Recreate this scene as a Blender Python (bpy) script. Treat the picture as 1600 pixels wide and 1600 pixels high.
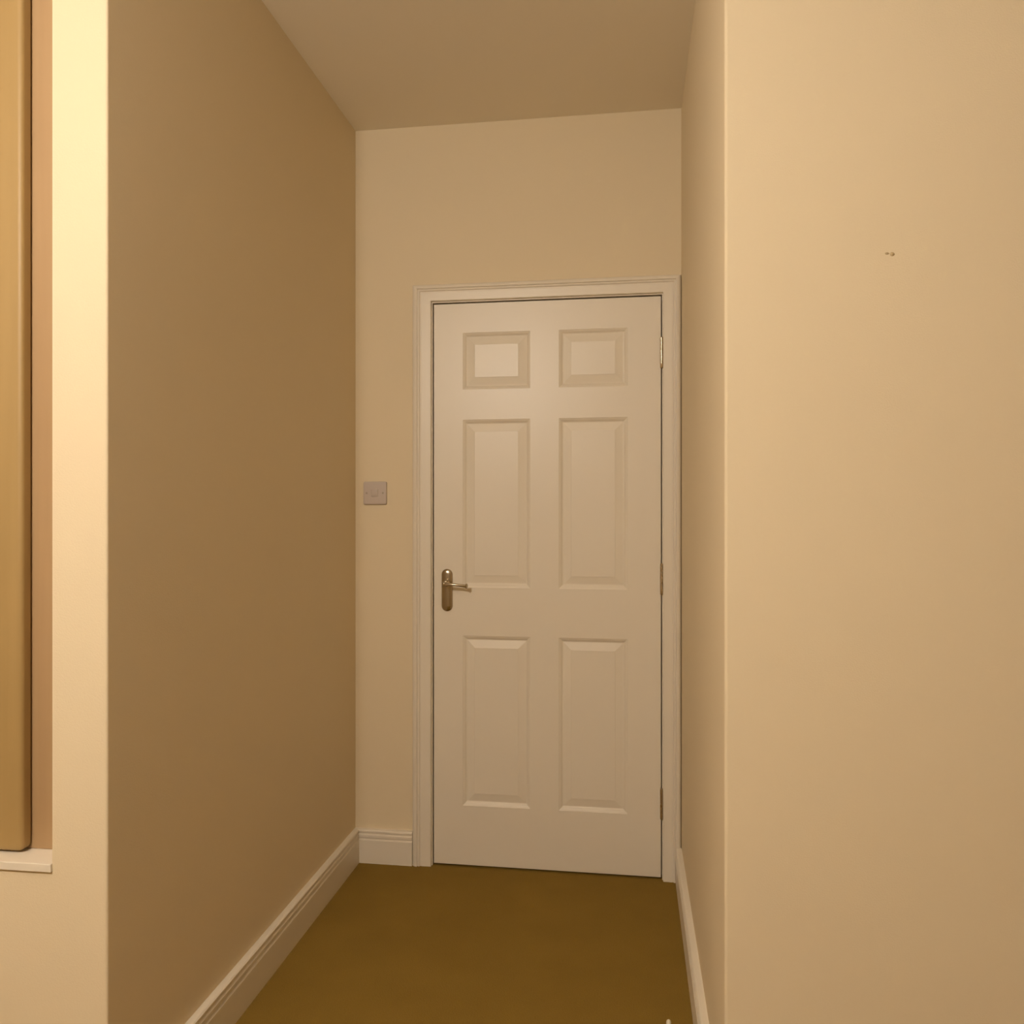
import bpy, bmesh, math, random
from mathutils import Vector, Matrix

for o in list(bpy.data.objects):
    bpy.data.objects.remove(o, do_unlink=True)
scene = bpy.context.scene
C = scene.collection
random.seed(4)

# ------------------------------------------------------------------ camera, world, lamp, exposure
EYE, YAW, FPX = 1.2499, 0.1354, 1342.4
cam_d = bpy.data.cameras.new('camera')
cam_d.sensor_fit = 'HORIZONTAL'
cam_d.sensor_width = 36.0
cam_d.lens = 36.0 * FPX / 1600.0
cam_d.clip_start = 0.02
cam = bpy.data.objects.new('camera', cam_d)
C.objects.link(cam)
cam.location = (0, 0, EYE)
cam.rotation_euler = (math.pi / 2, 0, YAW)
scene.camera = cam

world = bpy.data.worlds.new('world')
scene.world = world
world.use_nodes = True
world.node_tree.nodes['Background'].inputs[0].default_value = (0.9, 0.75, 0.55, 1)
world.node_tree.nodes['Background'].inputs[1].default_value = 0.0      # closed interior at night

# the one light in the place is the lit globe of the pendant lamp built further down
LAMP = Vector((-0.945, -0.18, 2.20))
LAMP_R, LAMP_E, LAMP_COL = 0.085, 392.0, (1.0, 0.895, 0.78)

scene.view_settings.view_transform = 'Standard'
scene.view_settings.look = 'None'
scene.view_settings.gamma = 1.0
scene.view_settings.exposure = 0.0
scene.view_settings.use_curve_mapping = False

# ------------------------------------------------------------------ dimensions
D, ROT = 2.962, 0.0177                  # end wall distance and slight skew
XL, XR = -0.9727, 0.1753                # passage side walls
YL, YR = 1.4986, 1.6314                 # where the passage opens into the room
CH = 2.6166                             # ceiling height
RX0, RX1, RY0 = -3.60, 3.00, -4.00      # room around the camera
TH = 0.14
OPX0, OPX1, OPZ0, OPZ1 = -1.75, -1.085, 0.567, 2.36    # recess in the left wall
SKH, SKT = 0.119, 0.020
WALLM = Matrix.Translation((0, D, 0)) @ Matrix.Rotation(-ROT, 4, 'Z')   # end wall frame: x along, -y towards the camera

# ------------------------------------------------------------------ materials
def new_mat(name):
    m = bpy.data.materials.new(name)
    m.use_nodes = True
    nt = m.node_tree
    return m, nt, nt.nodes['Principled BSDF']

def paint(name, col, rough, bump=0.0, scale=400.0, var=0.02, spec=0.5, vscale=3.0):
    m, nt, b = new_mat(name)
    tc = nt.nodes.new('ShaderNodeTexCoord')
    n1 = nt.nodes.new('ShaderNodeTexNoise')
    n1.inputs['Scale'].default_value = vscale
    n1.inputs['Detail'].default_value = 1
    nt.links.new(tc.outputs['Object'], n1.inputs['Vector'])
    mix = nt.nodes.new('ShaderNodeMix')
    mix.data_type = 'RGBA'
    mix.inputs[6].default_value = tuple(c * (1 - var) for c in col) + (1,)
    mix.inputs[7].default_value = tuple(min(1, c * (1 + var)) for c in col) + (1,)
    nt.links.new(n1.outputs['Fac'], mix.inputs[0])
    nt.links.new(mix.outputs[2], b.inputs['Base Color'])
    b.inputs['Roughness'].default_value = rough
    b.inputs['Specular IOR Level'].default_value = spec
    if bump:
        n2 = nt.nodes.new('ShaderNodeTexNoise')
        n2.inputs['Scale'].default_value = scale
        n2.inputs['Detail'].default_value = 0
        nt.links.new(tc.outputs['Object'], n2.inputs['Vector'])
        bp = nt.nodes.new('ShaderNodeBump')
        bp.inputs['Strength'].default_value = bump
        bp.inputs['Distance'].default_value = 0.002
        nt.links.new(n2.outputs['Fac'], bp.inputs['Height'])
        nt.links.new(bp.outputs['Normal'], b.inputs['Normal'])
    return m

def metal(name, col, rough):
    m, nt, b = new_mat(name)
    b.inputs['Base Color'].default_value = col + (1,)
    b.inputs['Metallic'].default_value = 1.0
    tc = nt.nodes.new('ShaderNodeTexCoord')
    n = nt.nodes.new('ShaderNodeTexNoise')
    n.inputs['Scale'].default_value = 60
    nt.links.new(tc.outputs['Object'], n.inputs['Vector'])
    r = nt.nodes.new('ShaderNodeMapRange')
    r.inputs['To Min'].default_value = rough * 0.8
    r.inputs['To Max'].default_value = rough * 1.2
    nt.links.new(n.outputs['Fac'], r.inputs['Value'])
    nt.links.new(r.outputs['Result'], b.inputs['Roughness'])
    return m

def wood(name, c1, c2, rough):
    m, nt, b = new_mat(name)
    tc = nt.nodes.new('ShaderNodeTexCoord')
    mp = nt.nodes.new('ShaderNodeMapping')
    mp.inputs['Scale'].default_value = (26, 26, 1.3)
    nt.links.new(tc.outputs['Object'], mp.inputs['Vector'])
    n = nt.nodes.new('ShaderNodeTexNoise')
    n.inputs['Scale'].default_value = 2.0
    n.inputs['Detail'].default_value = 5
    nt.links.new(mp.outputs['Vector'], n.inputs['Vector'])
    mix = nt.nodes.new('ShaderNodeMix')
    mix.data_type = 'RGBA'
    mix.inputs[6].default_value = c1 + (1,)
    mix.inputs[7].default_value = c2 + (1,)
    nt.links.new(n.outputs['Fac'], mix.inputs[0])
    nt.links.new(mix.outputs[2], b.inputs['Base Color'])
    b.inputs['Roughness'].default_value = rough
    return m

def carpet(name, c1, c2):
    m, nt, b = new_mat(name)
    tc = nt.nodes.new('ShaderNodeTexCoord')
    n1 = nt.nodes.new('ShaderNodeTexNoise'); n1.inputs['Scale'].default_value = 260; n1.inputs['Detail'].default_value = 3
    n2 = nt.nodes.new('ShaderNodeTexNoise'); n2.inputs['Scale'].default_value = 5; n2.inputs['Detail'].default_value = 4
    nt.links.new(tc.outputs['Object'], n1.inputs['Vector'])
    nt.links.new(tc.outputs['Object'], n2.inputs['Vector'])
    mul = nt.nodes.new('ShaderNodeMix'); mul.inputs[0].default_value = 0.5
    nt.links.new(n1.outputs['Fac'], mul.inputs[2])
    nt.links.new(n2.outputs['Fac'], mul.inputs[3])
    mix = nt.nodes.new('ShaderNodeMix'); mix.data_type = 'RGBA'
    mix.inputs[6].default_value = c1 + (1,)
    mix.inputs[7].default_value = c2 + (1,)
    nt.links.new(mul.outputs[0], mix.inputs[0])
    nt.links.new(mix.outputs[2], b.inputs['Base Color'])
    b.inputs['Roughness'].default_value = 1.0
    b.inputs['Specular IOR Level'].default_value = 0.05
    bp = nt.nodes.new('ShaderNodeBump'); bp.inputs['Strength'].default_value = 0.5; bp.inputs['Distance'].default_value = 0.004
    nt.links.new(n1.outputs['Fac'], bp.inputs['Height'])
    nt.links.new(bp.outputs['Normal'], b.inputs['Normal'])
    return m

M_WALL = paint('cream_emulsion', (0.78, 0.66, 0.46), 0.75, 0.10, 350, 0.012, 0.3)
M_CEIL = paint('ceiling_emulsion', (0.88, 0.80, 0.66), 0.9, 0.0, 300, 0.01, 0.2)
M_WHITE = paint('white_satinwood', (0.82, 0.745, 0.62), 0.36, 0.0, 180, 0.008, 0.42)
M_CARPET = carpet("brown_carpet", (0.20, 0.122, 0.023), (0.30, 0.19, 0.040))
M_NICKEL = metal('satin_nickel', (0.50, 0.43, 0.32), 0.24)
M_HINGE = metal('aged_steel', (0.60, 0.51, 0.38), 0.28)
M_SWITCH = paint('grey_plastic', (0.56, 0.47, 0.40), 0.45, 0, 1, 0.01)
M_SCREW = metal('screw_steel', (0.42, 0.36, 0.28), 0.4)
M_TIMBER = wood("tan_timber", (0.40, 0.255, 0.125), (0.47, 0.31, 0.16), 0.5)
M_TIMBER2 = wood("golden_timber", (0.36, 0.235, 0.085), (0.42, 0.28, 0.11), 0.5)
M_CHIP = paint('bare_plaster', (0.54, 0.41, 0.23), 0.9)
M_PEG = paint('pale_plastic', (0.80, 0.74, 0.58), 0.4)

def emit_mat(name, col, s):
    m, nt, b = new_mat(name)
    b.inputs['Base Color'].default_value = (0.8, 0.78, 0.72, 1)
    b.inputs['Emission Color'].default_value = col + (1,)
    b.inputs['Emission Strength'].default_value = s
    return m
M_OPAL = emit_mat('lit_opal_glass', LAMP_COL, LAMP_E)

# ------------------------------------------------------------------ mesh helpers
def obj(name, bm, mat, parent=None, matrix=None, smooth=False):
    bmesh.ops.remove_doubles(bm, verts=bm.verts, dist=1e-6)
    bmesh.ops.recalc_face_normals(bm, faces=bm.faces)
    me = bpy.data.meshes.new(name)
    bm.to_mesh(me)
    bm.free()
    if smooth:
        for p in me.polygons:
            p.use_smooth = True
        try:
            me.set_sharp_from_angle(angle=math.radians(35))
        except Exception:
            pass
    me.materials.append(mat)
    o = bpy.data.objects.new(name, me)
    C.objects.link(o)
    if matrix is not None:
        o.matrix_world = matrix
    if parent is not None:
        o.parent = parent
    return o

def tag(o, label=None, cat=None, kind=None, group=None):
    if label: o['label'] = label
    if cat: o['category'] = cat
    if kind: o['kind'] = kind
    if group: o['group'] = group
    return o

def empty(name, matrix):
    o = bpy.data.objects.new(name, None)
    C.objects.link(o)
    o.empty_display_size = 0.05
    o.matrix_world = matrix
    return o

def add_box(bm, a, b, bevel=0.0, seg=2):
    t = bmesh.new()
    bmesh.ops.create_cube(t, size=1)
    for v in t.verts:
        v.co = Vector([(a[i] + b[i]) / 2 + v.co[i] * (b[i] - a[i]) for i in range(3)])
    if bevel:
        bmesh.ops.bevel(t, geom=list(t.edges), offset=bevel, segments=seg, affect='EDGES', profile=0.5)
    merge(bm, t)

def merge(bm, t):
    vm = {}
    for v in t.verts:
        vm[v] = bm.verts.new(v.co)
    for f in t.faces:
        try:
            bm.faces.new([vm[v] for v in f.verts])
        except ValueError:
            pass
    t.free()

def add_prism(bm, pts, z0, z1):
    lo_ = [bm.verts.new((x, y, z0)) for x, y in pts]
    hi_ = [bm.verts.new((x, y, z1)) for x, y in pts]
    n = len(pts)
    bm.faces.new(lo_[::-1])
    bm.faces.new(hi_)
    for i in range(n):
        bm.faces.new((lo_[i], lo_[(i + 1) % n], hi_[(i + 1) % n], hi_[i]))

def add_lathe(bm, origin, axis, prof, n=24):
    """prof: (distance along axis, radius)"""
    axis = Vector(axis).normalized()
    u = axis.orthogonal().normalized()
    w = axis.cross(u)
    rings = []
    for d, r in prof:
        c = Vector(origin) + axis * d
        if r < 1e-7:
            rings.append([bm.verts.new(c)])
        else:
            rings.append([bm.verts.new(c + (u * math.cos(2 * math.pi * i / n) + w * math.sin(2 * math.pi * i / n)) * r) for i in range(n)])
    for A, B in zip(rings, rings[1:]):
        for i in range(n):
            a0, a1 = A[i % len(A)], A[(i + 1) % len(A)]
            b0, b1 = B[i % len(B)], B[(i + 1) % len(B)]
            vs = []
            for v in (a0, a1, b1, b0):
                if v not in vs:
                    vs.append(v)
            if len(vs) > 2:
                bm.faces.new(vs)
    for R in (rings[0], rings[-1]):
        if len(R) > 2:
            bm.faces.new(R)

def add_tube(bm, pts, radii, n=14, flat=1.0):
    """tube through points, section radius radii; flat squashes vertically"""
    rings = []
    for i, p in enumerate(pts):
        p = Vector(p)
        a = Vector(pts[max(i - 1, 0)]); b = Vector(pts[min(i + 1, len(pts) - 1)])
        t = (b - a).normalized()
        up = Vector((0, 0, 1)) if abs(t.z) < 0.9 else Vector((1, 0, 0))
        s = t.cross(up).normalized(); u = s.cross(t).normalized()
        r = radii[i]
        rings.append([bm.verts.new(p + s * math.cos(2 * math.pi * k / n) * r + u * math.sin(2 * math.pi * k / n) * r * flat) for k in range(n)])
    for A, B in zip(rings, rings[1:]):
        for k in range(n):
            bm.faces.new((A[k], A[(k + 1) % n], B[(k + 1) % n], B[k]))
    bm.faces.new(rings[0]); bm.faces.new(rings[-1])

def arc(cx, cy, r, a0, a1, n=6):
    return [(cx + r * math.cos(math.radians(a0 + (a1 - a0) * i / n)), cy + r * math.sin(math.radians(a0 + (a1 - a0) * i / n))) for i in range(n + 1)]

def add_sweep(bm, prof, path):
    """prof: (out, z) closed section; path: list of (x, y, ox, oy) plan points with mitred outward vectors"""
    rings = []
    for x, y, ox, oy in path:
        rings.append([bm.verts.new((x + ox * a, y + oy * a, z)) for a, z in prof])
    n = len(prof)
    for A, B in zip(rings, rings[1:]):
        for k in range(n):
            bm.faces.new((A[k], A[(k + 1) % n], B[(k + 1) % n], B[k]))
    bm.faces.new(rings[0]); bm.faces.new(rings[-1])

def yend(x):
    return D - math.tan(ROT) * x

# ------------------------------------------------------------------ the setting
bm = bmesh.new(); add_box(bm, (RX0 - TH, RY0 - TH, -0.10), (RX1 + TH, D + 0.9, 0.0))
tag(obj('floor', bm, M_CARPET), 'plain brown fitted carpet running up to the white door', kind='structure')
bm = bmesh.new(); add_box(bm, (RX0 - TH, RY0 - TH, CH), (RX1 + TH, D + 0.25, CH + 0.10))
tag(obj('ceiling', bm, M_CEIL), 'plain cream ceiling above the passage', kind='structure')

# left passage wall returning into the room wall with a tall recess
bm = bmesh.new()
r = 0.005
add_prism(bm, [(XL, yend(XL))] + arc(XL - r, YL + r, r, 0, -90) +
          [(OPX1, YL), (OPX1, YL + TH), (XL - TH, YL + TH), (XL - TH, yend(XL))], 0, CH)
add_box(bm, (OPX0, YL, 0), (OPX1, YL + TH, OPZ0))
add_box(bm, (OPX0, YL, OPZ1), (OPX1, YL + TH, CH))
add_box(bm, (RX0, YL, 0), (OPX0, YL + TH, CH))
tag(obj('wall_left', bm, M_WALL, smooth=True), 'shaded cream passage wall with a lit return beside the recess', kind='structure')

bm = bmesh.new()
r = 0.007
add_prism(bm, [(XR, yend(XR))] + [(XR + TH, yend(XR)), (XR + TH, YR + TH), (RX1, YR + TH), (RX1, YR)] +
          arc(XR + r, YR + r, r, 270, 180, 8), 0, CH)
wall_r = tag(obj('wall_right', bm, M_WALL, smooth=True), 'broad lit cream wall turning the corner into the passage', kind='structure')

# end wall with the door opening, in its own frame
DX0, DX1, DZ0, DZ1 = -0.6850, 0.1075, 0.007, 1.984      # door leaf
JX0, JX1, JZ = DX0 - 0.004, DX1 + 0.004, DZ1 + 0.005    # inside of the lining
LIN = 0.028
bm = bmesh.new()
add_box(bm, (XL - TH, 0, 0), (JX0 - LIN, 0.12, CH))
add_box(bm, (JX1 + LIN, 0, 0), (XR + TH, 0.12, CH))
add_box(bm, (JX0 - LIN, 0, JZ + LIN), (JX1 + LIN, 0.12, CH))
tag(obj('wall_back', bm, M_WALL, matrix=WALLM), 'cream end wall around the white door', kind='structure')

# walls of the room behind the camera
bm = bmesh.new(); add_box(bm, (RX0 - TH, RY0, 0), (RX0, YL + TH, CH))
tag(obj('wall_room_left', bm, M_WALL), 'cream room wall left of the camera', kind='structure')
bm = bmesh.new(); add_box(bm, (RX1, RY0, 0), (RX1 + TH, YR + TH, CH))
tag(obj('wall_room_right', bm, M_WALL), 'cream room wall right of the camera', kind='structure')
bm = bmesh.new(); add_box(bm, (RX0 - TH, RY0 - TH, 0), (RX1 + TH, RY0, CH))
tag(obj('wall_front', bm, M_WALL), 'cream room wall behind the camera', kind='structure')
bm = bmesh.new(); add_box(bm, (-1.1, D + 0.75, 0), (0.6, D + 0.85, CH))
add_box(bm, (-1.2, D + 0.13, 0), (-1.1, D + 0.85, CH))
add_box(bm, (0.5, D + 0.13, 0), (0.6, D + 0.85, CH))
add_box(bm, (-1.2, D + 0.25, CH), (0.6, D + 0.85, CH + 0.1))
tag(obj('wall_beyond', bm, M_WALL), 'dark wall of the unlit room behind the door', kind='structure')

# skirting boards
t, h = SKT, SKH
SK = [(0, 0.0), (t, 0.0), (t, h - 0.037), (t - 0.004, h - 0.034), (t - 0.004, h - 0.030), (t - 0.0005, h - 0.027),
      (t - 0.0005, h - 0.019), (t - 0.0045, h - 0.016), (t - 0.0045, h - 0.012), (t - 0.001, h - 0.009),
      (t - 0.001, h - 0.004), (t - 0.004, h - 0.0005), (t - 0.007, h), (0, h)]
bm = bmesh.new()
add_sweep(bm, SK, [(XL, yend(XL) - 0.0005, 1, -0.98), (XL, YL, 1, -1), (RX0, YL, 0, -1)])
tag(obj('baseboard_left', bm, M_WHITE), 'white skirting board along the shaded passage wall', kind='structure')
bm = bmesh.new()
add_sweep(bm, SK, [(XR, yend(XR) - 0.019, -1, 0), (XR, YR, -1, -1), (RX1, YR, 0, -1)])
tag(obj('baseboard_right', bm, M_WHITE), 'white skirting board at the foot of the right passage wall', kind='structure')
bm = bmesh.new()
add_sweep(bm, SK, [(XL + 0.0, 0, 1.0, -1), (-0.7590, 0, 0, -1)])
tag(obj('baseboard_back', bm, M_WHITE, matrix=WALLM), 'short white moulded skirting left of the door', kind='structure')

# ------------------------------------------------------------------ door frame (architrave and lining)
tr = tag(empty('trim_1', WALLM), 'white moulded architrave round the door', kind='structure')
AI0, AI1, AIZ = JX0 - 0.003, JX1 + 0.003, JZ + 0.004     # inner edges of the architrave
AW, AWR, AH = 0.0667, 0.0590, 0.0580
AP = [(0, 0), (0, 0.0105), (0.03, 0.0130), (0.50, 0.0138), (0.53, 0.0130), (0.58, 0.0130), (0.61, 0.0170), (0.66, 0.0180),
      (0.69, 0.0150), (0.72, 0.0155), (0.745, 0.0205), (0.78, 0.0212), (0.90, 0.0185), (0.97, 0.0145), (1, 0.0110), (1, 0)]
def arch_piece(name, f):
    bm = bmesh.new()
    A = [bm.verts.new(f(a, p, 0)) for a, p in AP]
    B = [bm.verts.new(f(a, p, 1)) for a, p in AP]
    n = len(A)
    for k in range(n):
        bm.faces.new((A[k], A[(k + 1) % n], B[(k + 1) % n], B[k]))
    bm.faces.new(A); bm.faces.new(B)
    return obj(name, bm, M_WHITE, parent=tr)
def fl(a, p, e): return (AI0 - a * AW, -p, 0 if e == 0 else AIZ + a * AH)
def fr(a, p, e): return (AI1 + a * AWR, -p, 0 if e == 0 else AIZ + a * AH)
def ft(a, p, e): return (AI0 - a * AW, -p, AIZ + a * AH) if e == 0 else (AI1 + a * AWR, -p, AIZ + a * AH)
arch_piece('architrave_leg', fl); arch_piece('architrave_leg', fr); arch_piece('architrave_head', ft)
bm = bmesh.new()
add_box(bm, (JX0 - LIN, 0.0, 0), (JX0, 0.12, JZ))
add_box(bm, (JX1, 0.0, 0), (JX1 + LIN, 0.12, JZ))
add_box(bm, (JX0 - LIN, 0.0, JZ), (JX1 + LIN, 0.12, JZ + LIN))
obj('door_lining', bm, M_WHITE, parent=tr)
bm = bmesh.new()
add_box(bm, (JX0, 0.046, 0), (JX0 + 0.014, 0.078, JZ))
add_box(bm, (JX1 - 0.014, 0.046, 0), (JX1, 0.078, JZ))
add_box(bm, (JX0 + 0.014, 0.046, JZ - 0.014), (JX1 - 0.014, 0.078, JZ))
obj('door_stop_bead', bm, M_WHITE, parent=tr)
bm = bmesh.new(); add_box(bm, (JX0 - 0.0005, 0.004, 0.915), (JX0 + 0.0012, 0.030, 1.050), 0.0004, 1)
tag(obj('strike_plate', bm, M_HINGE, parent=tr), 'metal strike plate in the left jamb')

# ------------------------------------------------------------------ six panel door
door = tag(empty('door_1', WALLM @ Matrix.Translation((0, 0, 0))), 'white six-panel door closed at the end of the passage', kind='structure')
LF = 0.003                       # leaf face lies this far behind the wall plane
LT = 0.040
cols = [(-0.5805, -0.3410), (-0.2410, -0.0050)]
rows = [(1.6810, 1.8808), (0.9840, 1.5748), (0.2165, 0.8146)]
xs = [DX0, cols[0][0], cols[0][1], cols[1][0], cols[1][1], DX1]
zs = [DZ0, rows[2][0], rows[2][1], rows[1][0], rows[1][1], rows[0][0], rows[0][1], DZ1]
bm = bmesh.new()
for i in range(5):
    for j in range(7):
        if i in (1, 3) and j in (1, 3, 5):
            continue
        add_box(bm, (xs[i], LF, zs[j]), (xs[i + 1], LF + LT, zs[j + 1]))
bmesh.ops.remove_doubles(bm, verts=bm.verts, dist=1e-6)
seen = {}
for f in list(bm.faces):           # drop inner faces between the pieces
    k = tuple(round(c, 5) for c in f.calc_center_median())
    seen.setdefault(k, []).append(f)
bmesh.ops.delete(bm, geom=[f for v in seen.values() if len(v) > 1 for f in v], context='FACES')
oe = [e for e in bm.edges if len(e.link_faces) == 2 and e.calc_face_angle(0) > 1.0 and
      all(abs(v.co.y - LF) < 1e-5 for v in e.verts) and
      (all(abs(v.co.x - DX0) < 1e-5 for v in e.verts) or all(abs(v.co.x - DX1) < 1e-5 for v in e.verts) or
       all(abs(v.co.z - DZ0) < 1e-5 for v in e.verts) or all(abs(v.co.z - DZ1) < 1e-5 for v in e.verts))]
bmesh.ops.bevel(bm, geom=oe, offset=0.0015, segments=2, affect='EDGES')
obj('door_leaf', bm, M_WHITE, parent=door)

# inset from the opening edge, depth behind the leaf face
PP = [(0.0, 0.0), (0.0012, 0.0012), (0.004, 0.0022), (0.008, 0.0045), (0.011, 0.0078), (0.0135, 0.0092), (0.0155, 0.0095), (0.042, 0.0042), (0.0428, 0.0028)]
def panel(x0, x1, z0, z1):
    bm = bmesh.new()
    rings = []
    for a, d in PP:
        rings.append([bm.verts.new(p) for p in ((x0 + a, LF + d, z0 + a), (x1 - a, LF + d, z0 + a), (x1 - a, LF + d, z1 - a), (x0 + a, LF + d, z1 - a))])
    back = [bm.verts.new(p) for p in ((x0, LF + LT - 0.004, z0), (x1, LF + LT - 0.004, z0), (x1, LF + LT - 0.004, z1), (x0, LF + LT - 0.004, z1))]
    for A, B in zip([back] + rings, rings):
        for k in range(4):
            bm.faces.new((A[k], A[(k + 1) % 4], B[(k + 1) % 4], B[k]))
    bm.faces.new(rings[-1]); bm.faces.new(back)
    return obj('panel', bm, M_WHITE, parent=door)
for rz in rows:
    for cx in cols:
        panel(cx[0], cx[1], rz[0], rz[1])

# lever handle
HX, HZ = -0.6365, 0.9740
def capsule_plate(bm, hx, z0, z1, w, steps):
    """rounded plate built of nested outlines (inset, projection)"""
    rings = []
    for ins, pr in steps:
        rr = w / 2 - ins
        pts = arc(0, z1 - w / 2, rr, 0, 180, 14) + arc(0, z0 + w / 2, rr, 180, 360, 14)
        rings.append([bm.verts.new((hx + x, LF - pr, z)) for x, z in pts])
    n = len(rings[0])
    for A, B in zip(rings, rings[1:]):
        for k in range(n):
            bm.faces.new((A[k], A[(k + 1) % n], B[(k + 1) % n], B[k]))
    bm.faces.new(rings[0]); bm.faces.new(rings[-1])
bm = bmesh.new()
capsule_plate(bm, HX, 0.8995, 1.0490, 0.0395, [(0, 0), (0, 0.0030), (0.0008, 0.0042), (0.0025, 0.0056), (0.005, 0.0070), (0.0085, 0.0082), (0.013, 0.0090), (0.0165, 0.0092)])
hd = tag(obj('door_handle', bm, M_NICKEL, parent=door, smooth=True), 'satin metal lever handle on a long rounded backplate')
bm = bmesh.new()
LZ = 1.0000
add_lathe(bm, (HX, LF - 0.008, LZ), (0, -1, 0), [(0, 0.0125), (0.004, 0.0125), (0.007, 0.0095), (0.010, 0.0078), (0.030, 0.0075), (0.037, 0.0085), (0.043, 0.0072), (0.046, 0.004), (0.047, 0)], 20)
pts, rad = [], []
for i in range(15):
    u = i / 14
    pts.append((HX - 0.004 + 0.080 * u, LF - 0.045 - 0.006 * math.sin(u * math.pi) + 0.002 * u, LZ - 0.0015 - 0.006 * u + 0.002 * math.sin(u * math.pi)))
    rad.append(0.0082 - 0.0018 * math.sin(u * math.pi * 0.9) - 0.0008 * u)
add_tube(bm, pts, rad, 14, 0.85)
tip = pts[-1]
add_lathe(bm, (tip[0] - 0.001, tip[1], tip[2]), (1, 0, -0.03), [(0, 0.0060), (0.001, 0.0085), (0.0035, 0.0095), (0.006, 0.0085), (0.0075, 0.0045), (0.008, 0)], 16)
obj('lever', bm, M_NICKEL, parent=hd, smooth=True)

# hinges
for z0, z1 in ((1.7370, 1.8458), (0.9673, 1.0760), (0.2047, 0.3130)):
    bm = bmesh.new()
    hx = DX1 + 0.002
    L = (z1 - z0 - 0.006) / 5
    prof = [(0, 0), (0.0008, 0.0035), (0.003, 0.0048)]
    z = 0.003
    for k in range(5):
        prof += [(z + 0.0006, 0.0052), (z + L - 0.0006, 0.0052), (z + L, 0.0043)]
        z += L
    prof += [(z1 - z0 - 0.0028, 0.0048), (z1 - z0 - 0.0008, 0.0035), (z1 - z0, 0)]
    add_lathe(bm, (hx, LF - 0.0055, z0), (0, 0, 1), prof, 14)
    add_box(bm, (hx - 0.0006, LF - 0.004, z0 + 0.003), (hx + 0.0006, LF + 0.030, z1 - 0.003))
    tag(obj('hinge', bm, M_HINGE, parent=door, smooth=True), 'metal butt hinge knuckle')

# ------------------------------------------------------------------ light switch
SX, SZ, SW, SH = -0.8985, 1.3175, 0.086, 0.082
sw = tag(empty('light_switch', WALLM @ Matrix.Translation((SX, 0, SZ))), 'square greyish switch plate on the end wall left of the door', 'light switch')
bm = bmesh.new()
def plate_ring(ins, y, rad):
    hw, hh = SW / 2 - ins, SH / 2 - ins
    pts = (arc(hw - rad, hh - rad, rad, 0, 90, 5) + arc(rad - hw, hh - rad, rad, 90, 180, 5) +
           arc(rad - hw, rad - hh, rad, 180, 270, 5) + arc(hw - rad, rad - hh, rad, 270, 360, 5))
    return [bm.verts.new((x, -y, z)) for x, z in pts]
prs = [plate_ring(*q) for q in ((0, 0, 0.006), (0, 0.0055, 0.006), (0.0012, 0.0078, 0.0055), (0.0035, 0.0088, 0.005), (0.0065, 0.009, 0.004))]
for A, B in zip(prs, prs[1:]):
    for k in range(len(A)):
        bm.faces.new((A[k], A[(k + 1) % len(A)], B[(k + 1) % len(A)], B[k]))
bm.faces.new(prs[0]); bm.faces.new(prs[-1])
obj('face_plate', bm, M_SWITCH, parent=sw, smooth=True)
bm = bmesh.new()
for a, b in (((-0.0125, -0.0125, -0.0135), (0.0125, -0.0080, 0.0135)),):
    add_box(bm, a, b, 0.001, 2)
for v in bm.verts:                                   # rocker tilts
    if v.co.y < -0.0095:
        v.co.y += -0.0012 * (v.co.z / 0.0135)
obj('rocker', bm, M_SWITCH, parent=sw, smooth=True)
for sx in (-0.030, 0.030):
    bm = bmesh.new()
    add_lathe(bm, (sx, -0.0085, 0), (0, -1, 0), [(0, 0.0036), (0.0009, 0.0036), (0.0013, 0.0028), (0.0013, 0)], 14)
    obj('screw', bm, M_SCREW, parent=sw)

# ------------------------------------------------------------------ recess: sill, timber frame, shutter
win = tag(empty('window_1', Matrix.Translation(((OPX0 + OPX1) / 2, YL, OPZ0))), 'tall shallow recess with tan timber framing at the left edge', kind='structure')
wx = (OPX0 + OPX1) / 2
def rel(a): return (a[0] - wx, a[1] - YL, a[2] - OPZ0)
BY = YL + 0.060                                       # face of the timber frame
bm = bmesh.new()
add_box(bm, rel((OPX1 - 0.115, BY, OPZ0 + 0.016)), rel((OPX1, BY + 0.06, OPZ1)), 0.002, 2)
obj('frame_post', bm, M_TIMBER, parent=win)
bm = bmesh.new()
add_box(bm, rel((OPX0, BY, OPZ0 + 0.016)), rel((OPX0 + 0.115, BY + 0.06, OPZ1)), 0.002, 2)
obj('frame_post', bm, M_TIMBER, parent=win)
bm = bmesh.new()
add_box(bm, rel((OPX0 + 0.115, BY, OPZ1 - 0.10)), rel((OPX1 - 0.115, BY + 0.06, OPZ1)), 0.002, 2)
obj('frame_head', bm, M_TIMBER, parent=win)
bm = bmesh.new()
add_box(bm, rel((OPX0 + 0.115, BY + 0.03, OPZ0 + 0.016)), rel((OPX1 - 0.115, BY + 0.04, OPZ1 - 0.10)))
obj('backing_panel', bm, M_TIMBER, parent=win)
bm = bmesh.new()
add_box(bm, rel((OPX0, YL - 0.006, OPZ0)), rel((OPX1 + 0.0005, BY + 0.06, OPZ0 + 0.016)), 0.0015, 2)
tag(obj('window_sill', bm, M_WHITE, parent=win), 'thin cream painted sill board')

sh = bmesh.new()
SX0, SX1, SZ0, SZ1, SY = OPX0 + 0.086, -1.1710, OPZ0 + 0.0205, OPZ1 - 0.02, YL + 0.030
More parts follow.
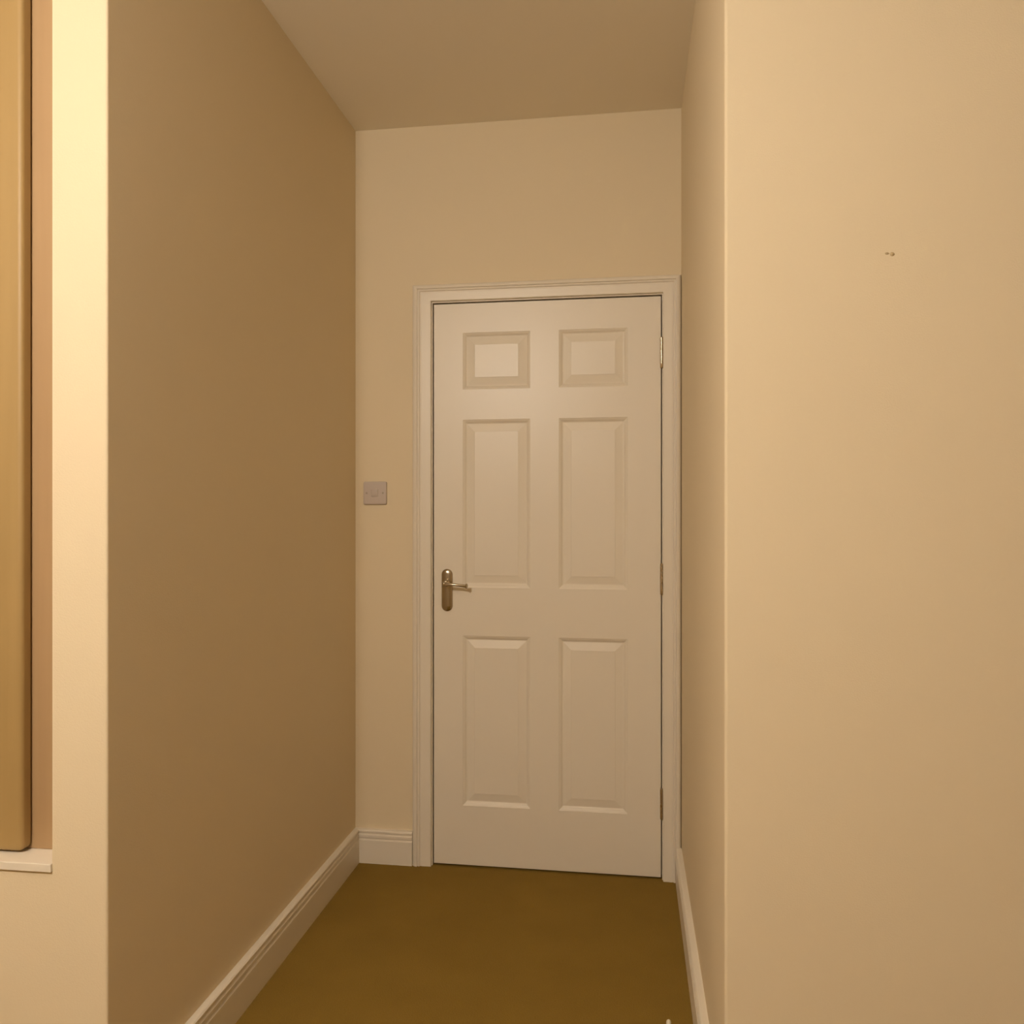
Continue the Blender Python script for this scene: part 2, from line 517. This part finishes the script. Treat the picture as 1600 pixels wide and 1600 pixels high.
# slab with rounded corners and eased edges, in the x-z plane
def rrect(ins, rad):
    a0, a1, b0, b1 = SX0 + ins, SX1 - ins, SZ0 + ins, SZ1 - ins
    return (arc(a1 - rad, b1 - rad, rad, 0, 90, 5) + arc(a0 + rad, b1 - rad, rad, 90, 180, 5) +
            arc(a0 + rad, b0 + rad, rad, 180, 270, 5) + arc(a1 - rad, b0 + rad, rad, 270, 360, 5))
rings = []
for ins, y, rad in ((0.0, 0.024, 0.012), (0.0, 0.008, 0.012), (0.001, 0.0045, 0.011), (0.0035, 0.0020, 0.009), (0.007, 0.0005, 0.006), (0.010, 0.0, 0.004)):
    rings.append([sh.verts.new((x - wx, SY + y - YL, z - OPZ0)) for x, z in rrect(ins, rad)])
n = len(rings[0])
for A, B in zip(rings, rings[1:]):
    for k in range(n):
        sh.faces.new((A[k], A[(k + 1) % n], B[(k + 1) % n], B[k]))
sh.faces.new(rings[0]); sh.faces.new(rings[-1])
shutter = obj('wooden_shutter', sh, M_TIMBER2, matrix=Matrix.Translation((wx, YL, OPZ0)), smooth=True)
tag(shutter, 'tall golden-tan wooden shutter panel standing over the sill at the left edge', 'shutter')

# ------------------------------------------------------------------ small marks and bits
bm = bmesh.new()
def blob(cx, cz, rx, rz, hgt):
    n = 12
    ring = [bm.verts.new((cx + rx * math.cos(2 * math.pi * k / n) * random.uniform(0.8, 1.15), YR - 0.0001, cz + rz * math.sin(2 * math.pi * k / n) * random.uniform(0.8, 1.15))) for k in range(n)]
    c = bm.verts.new((cx, YR - hgt, cz))
    for k in range(n):
        bm.faces.new((ring[k], ring[(k + 1) % n], c))
blob(0.4625, 1.7175, 0.0042, 0.0022, 0.0015)
blob(0.4715, 1.7158, 0.0038, 0.0042, 0.0022)
tag(obj('plaster_chip', bm, M_CHIP, parent=wall_r), 'small brown chip mark on the right wall')

bm = bmesh.new()
add_lathe(bm, (0, 0, 0), (0, 0, 1), [(0, 0.011), (0.004, 0.011), (0.006, 0.0062), (0.027, 0.0058), (0.031, 0.0048), (0.033, 0.0028), (0.0335, 0)], 18)
peg = obj('door_stop', bm, M_PEG, matrix=Matrix.Translation((0.0940, 2.0900, 0.0)), smooth=True)
tag(peg, 'small pale peg sticking up from the carpet at the bottom edge', 'door stop')

# pendant lamp that lights the passage (behind and left of the camera)
lamp = tag(empty('pendant_lamp', Matrix.Translation((LAMP.x, LAMP.y, CH))), 'lit opal globe pendant hanging in the room before the passage', 'lamp')
drop = CH - LAMP.z
bm = bmesh.new()
add_lathe(bm, (0, 0, 0), (0, 0, -1), [(0, 0.050), (0.012, 0.050), (0.028, 0.036), (0.034, 0.012), (0.034, 0)], 28)
obj('ceiling_rose', bm, M_WHITE, parent=lamp, smooth=True)
bm = bmesh.new()
add_lathe(bm, (0, 0, -0.032), (0, 0, -1), [(0, 0.004), (drop - LAMP_R - 0.055, 0.004)], 10)
obj('flex', bm, M_WHITE, parent=lamp, smooth=True)
bm = bmesh.new()
zt = drop - LAMP_R
add_lathe(bm, (0, 0, -(zt - 0.030)), (0, 0, -1), [(0, 0.006), (0.004, 0.018), (0.020, 0.022), (0.034, 0.036), (0.036, 0)], 24)
obj('lamp_holder', bm, M_WHITE, parent=lamp, smooth=True)
bm = bmesh.new()
add_lathe(bm, (0, 0, -drop), (0, 0, 1), [(-LAMP_R * math.cos(math.pi * i / 12), LAMP_R * math.sin(math.pi * i / 12) if 0 < i < 12 else 0) for i in range(13)], 20)
obj('globe', bm, M_OPAL, parent=lamp, smooth=True)
